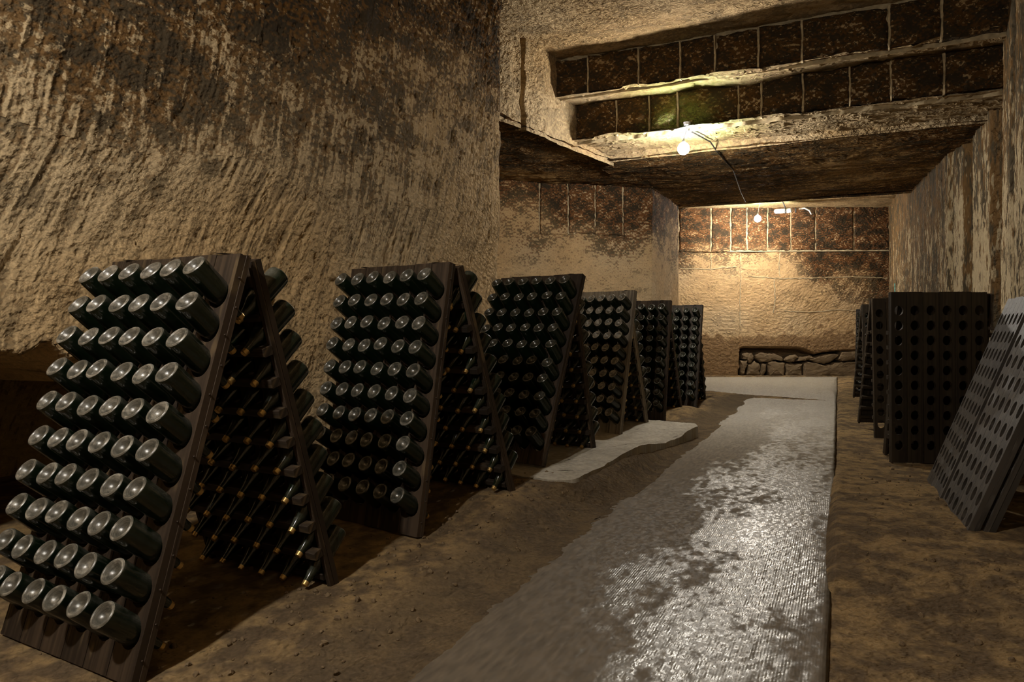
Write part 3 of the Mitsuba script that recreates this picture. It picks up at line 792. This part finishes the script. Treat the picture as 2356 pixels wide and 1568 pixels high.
# ------------------------------------------------------------------ bottles
# the 300 bottles that show largest in the photograph, a bit for each hole of a panel; they are things, the rest is one mass
SHOW_BITS = {(1, 'front'): 1152921504606846975, (1, 'rear'): 1152919270403633345, (2, 'front'): 576460752303423487, (2, 'rear'): 562734937745928257,
             (3, 'front'): 56045354126147583, (3, 'rear'): 126958615885254656, (4, 'front'): 54918895456023503, (4, 'rear'): 18300341325922304,
             (5, 'front'): 18300480963490247}
NAME = {r[0]: r[-1] for r in RACKS}
LOOK = {1: 'dusty green bottle', 2: 'dark green bottle', 3: 'dark green bottle', 4: 'grey dusty bottle', 5: 'dark bottle', 6: 'dark bottle'}
single = {i for i, b in enumerate(BOTTLES) if SHOW_BITS.get(b[:2], 0) >> ((b[2] - 1) * 6 + b[3]) & 1}
for i, (no, side, r, c, M, mat) in enumerate(BOTTLES):
    lod = 'near' if no < 3 else 'far'
    ent = {'type': 'instance', 'shapegroup': {'type': 'ref', 'id': f'bottle_{mat}_{lod}'}, 'to_world': T(M)}
    if i in single:
        key = num('bottle')
        scene[key] = ent
        if side == 'front':
            t = f'{LOOK[no]}, {ORD[r - 1]} row, {COL[c]}, front of the {NAME[no]}'
        else:
            t = f'gold capped bottle, {ORD[r - 1]} row, {COL[c]}, rear panel of the {NAME[no]}'
        lab(key, t, 'bottle', f'bottles in the {side} of the {NAME[no]}')
    else:
        COUNT['stock'] = COUNT.get('stock', 0) + 1
        scene[f'stored_bottles__{COUNT["stock"]:03d}'] = ent
lab('stored_bottles', 'remaining dark bottles massed in the rear and farthest racks', 'bottles', kind='stuff')


# ------------------------------------------------------------------ lamps
def tube(pts, r, n=8):
    pts = np.array(pts, float)
    parts = []
    for a, b in zip(pts[:-1], pts[1:]):
        parts.append(trimesh.creation.cylinder(r, segment=[a, b], sections=n))
    parts += [trimesh.creation.icosphere(subdivisions=1, radius=r).apply_translation(p) for p in pts[1:-1]]
    return trimesh.util.concatenate(parts)


LAMP_LABEL = ['bare glowing bulb on a bent arm behind the viewer', 'bare glowing bulb hanging under the mossy ledge, nearer to the viewer', 'bare glowing bulb before the far back wall']
for i, (x, y, z) in enumerate(LAMP_POS):
    key = num('lamp')
    lab(key, LAMP_LABEL[i], 'lamp', 'bare bulbs along the ceiling')
    roof = [4.80, 3.84, 4.10][i]
    s = trimesh.creation.icosphere(subdivisions=3, radius=BULB_R)
    q = np.array(s.vertices)
    q[:, 2] *= np.where(q[:, 2] > 0, 1.12, 1.0)
    s.vertices = q
    d = mikit.ply(s.apply_translation([x, y, z]), 'bulb_glass', smooth=True)
    d['emitter'] = {'type': 'area', 'radiance': {'type': 'rgb', 'value': [LAMP_RAD[i] * c for c in LAMP_TINT]}}
    scene[f'{key}__bulb'] = d
    put(f'{key}__socket', lathe([(0.0, 0.0), (0.020, 0.0), (0.022, 0.01), (0.022, 0.05), (0.014, 0.07), (0.0, 0.07)], 18).apply_translation([x, y, z + 0.052]), 'white_enamel', smooth=35)
    put(f'{key}__arm', tube([(x, y, z + 0.115), (x + 0.01, y, z + 0.15), (x + 0.05, y - 0.02, roof - 0.06), (x + 0.05, y - 0.02, roof + 0.03)], 0.007), 'white_enamel', smooth=40)
    put(f'{key}__ceiling_rose', lathe([(0.0, 0.0), (0.03, 0.0), (0.045, 0.012), (0.05, 0.05), (0.0, 0.05)], 20).apply_translation([x + 0.05, y - 0.02, roof - 0.03]), 'white_enamel', smooth=35)
# unlit bulkhead fitting and cable by the far lamp
fx, fy, fz = -1.12, 17.75, 3.86
key = num('tube_fitting')
lab(key, 'white unlit tubular fitting with a black bracket beside the far lamp', 'light fitting')
body = trimesh.creation.capsule(height=0.30, radius=0.055, count=[18, 18])
body.apply_transform(trimesh.transformations.rotation_matrix(math.pi / 2, [0, 1, 0]))
put(f'{key}__housing', body.apply_translation([fx - 0.15, fy, fz]), 'white_enamel', smooth=40)
for k, dx in enumerate((-0.10, 0.12)):
    put(num(f'{key}__clamp'), trimesh.creation.annulus(0.054, 0.062, 0.03, sections=24).apply_transform(trimesh.transformations.rotation_matrix(math.pi / 2, [0, 1, 0])).apply_translation([fx + dx, fy, fz]), 'black_cable', smooth=35)
put(f'{key}__bracket', tube([(fx - 0.1, fy, fz + 0.05), (fx - 0.16, fy - 0.1, fz + 0.22), (fx - 0.25, fy - 0.3, 4.16)], 0.014), 'black_cable', smooth=40)
put(f'{key}__elbow_pipe', tube([(fx + 0.2, fy, fz + 0.02), (fx + 0.32, fy, fz + 0.03), (fx + 0.42, fy + 0.02, fz - 0.03), (fx + 0.46, fy + 0.02, fz - 0.12)], 0.020), 'white_enamel', smooth=40)
put('ceiling_cable', tube([(-1.87, 9.60, 3.78), (-1.7, 10.3, 3.77), (-1.66, 10.62, 3.70), (-1.62, 12.0, 3.70), (-1.75, 14.0, 3.69), (-1.8, 15.10, 3.69), (-1.78, 15.40, 4.05), (-1.75, 17.3, 4.09)], 0.009), 'black_cable', smooth=40,
    label='black cable running along the low ceiling between the two bulbs', category='cable')
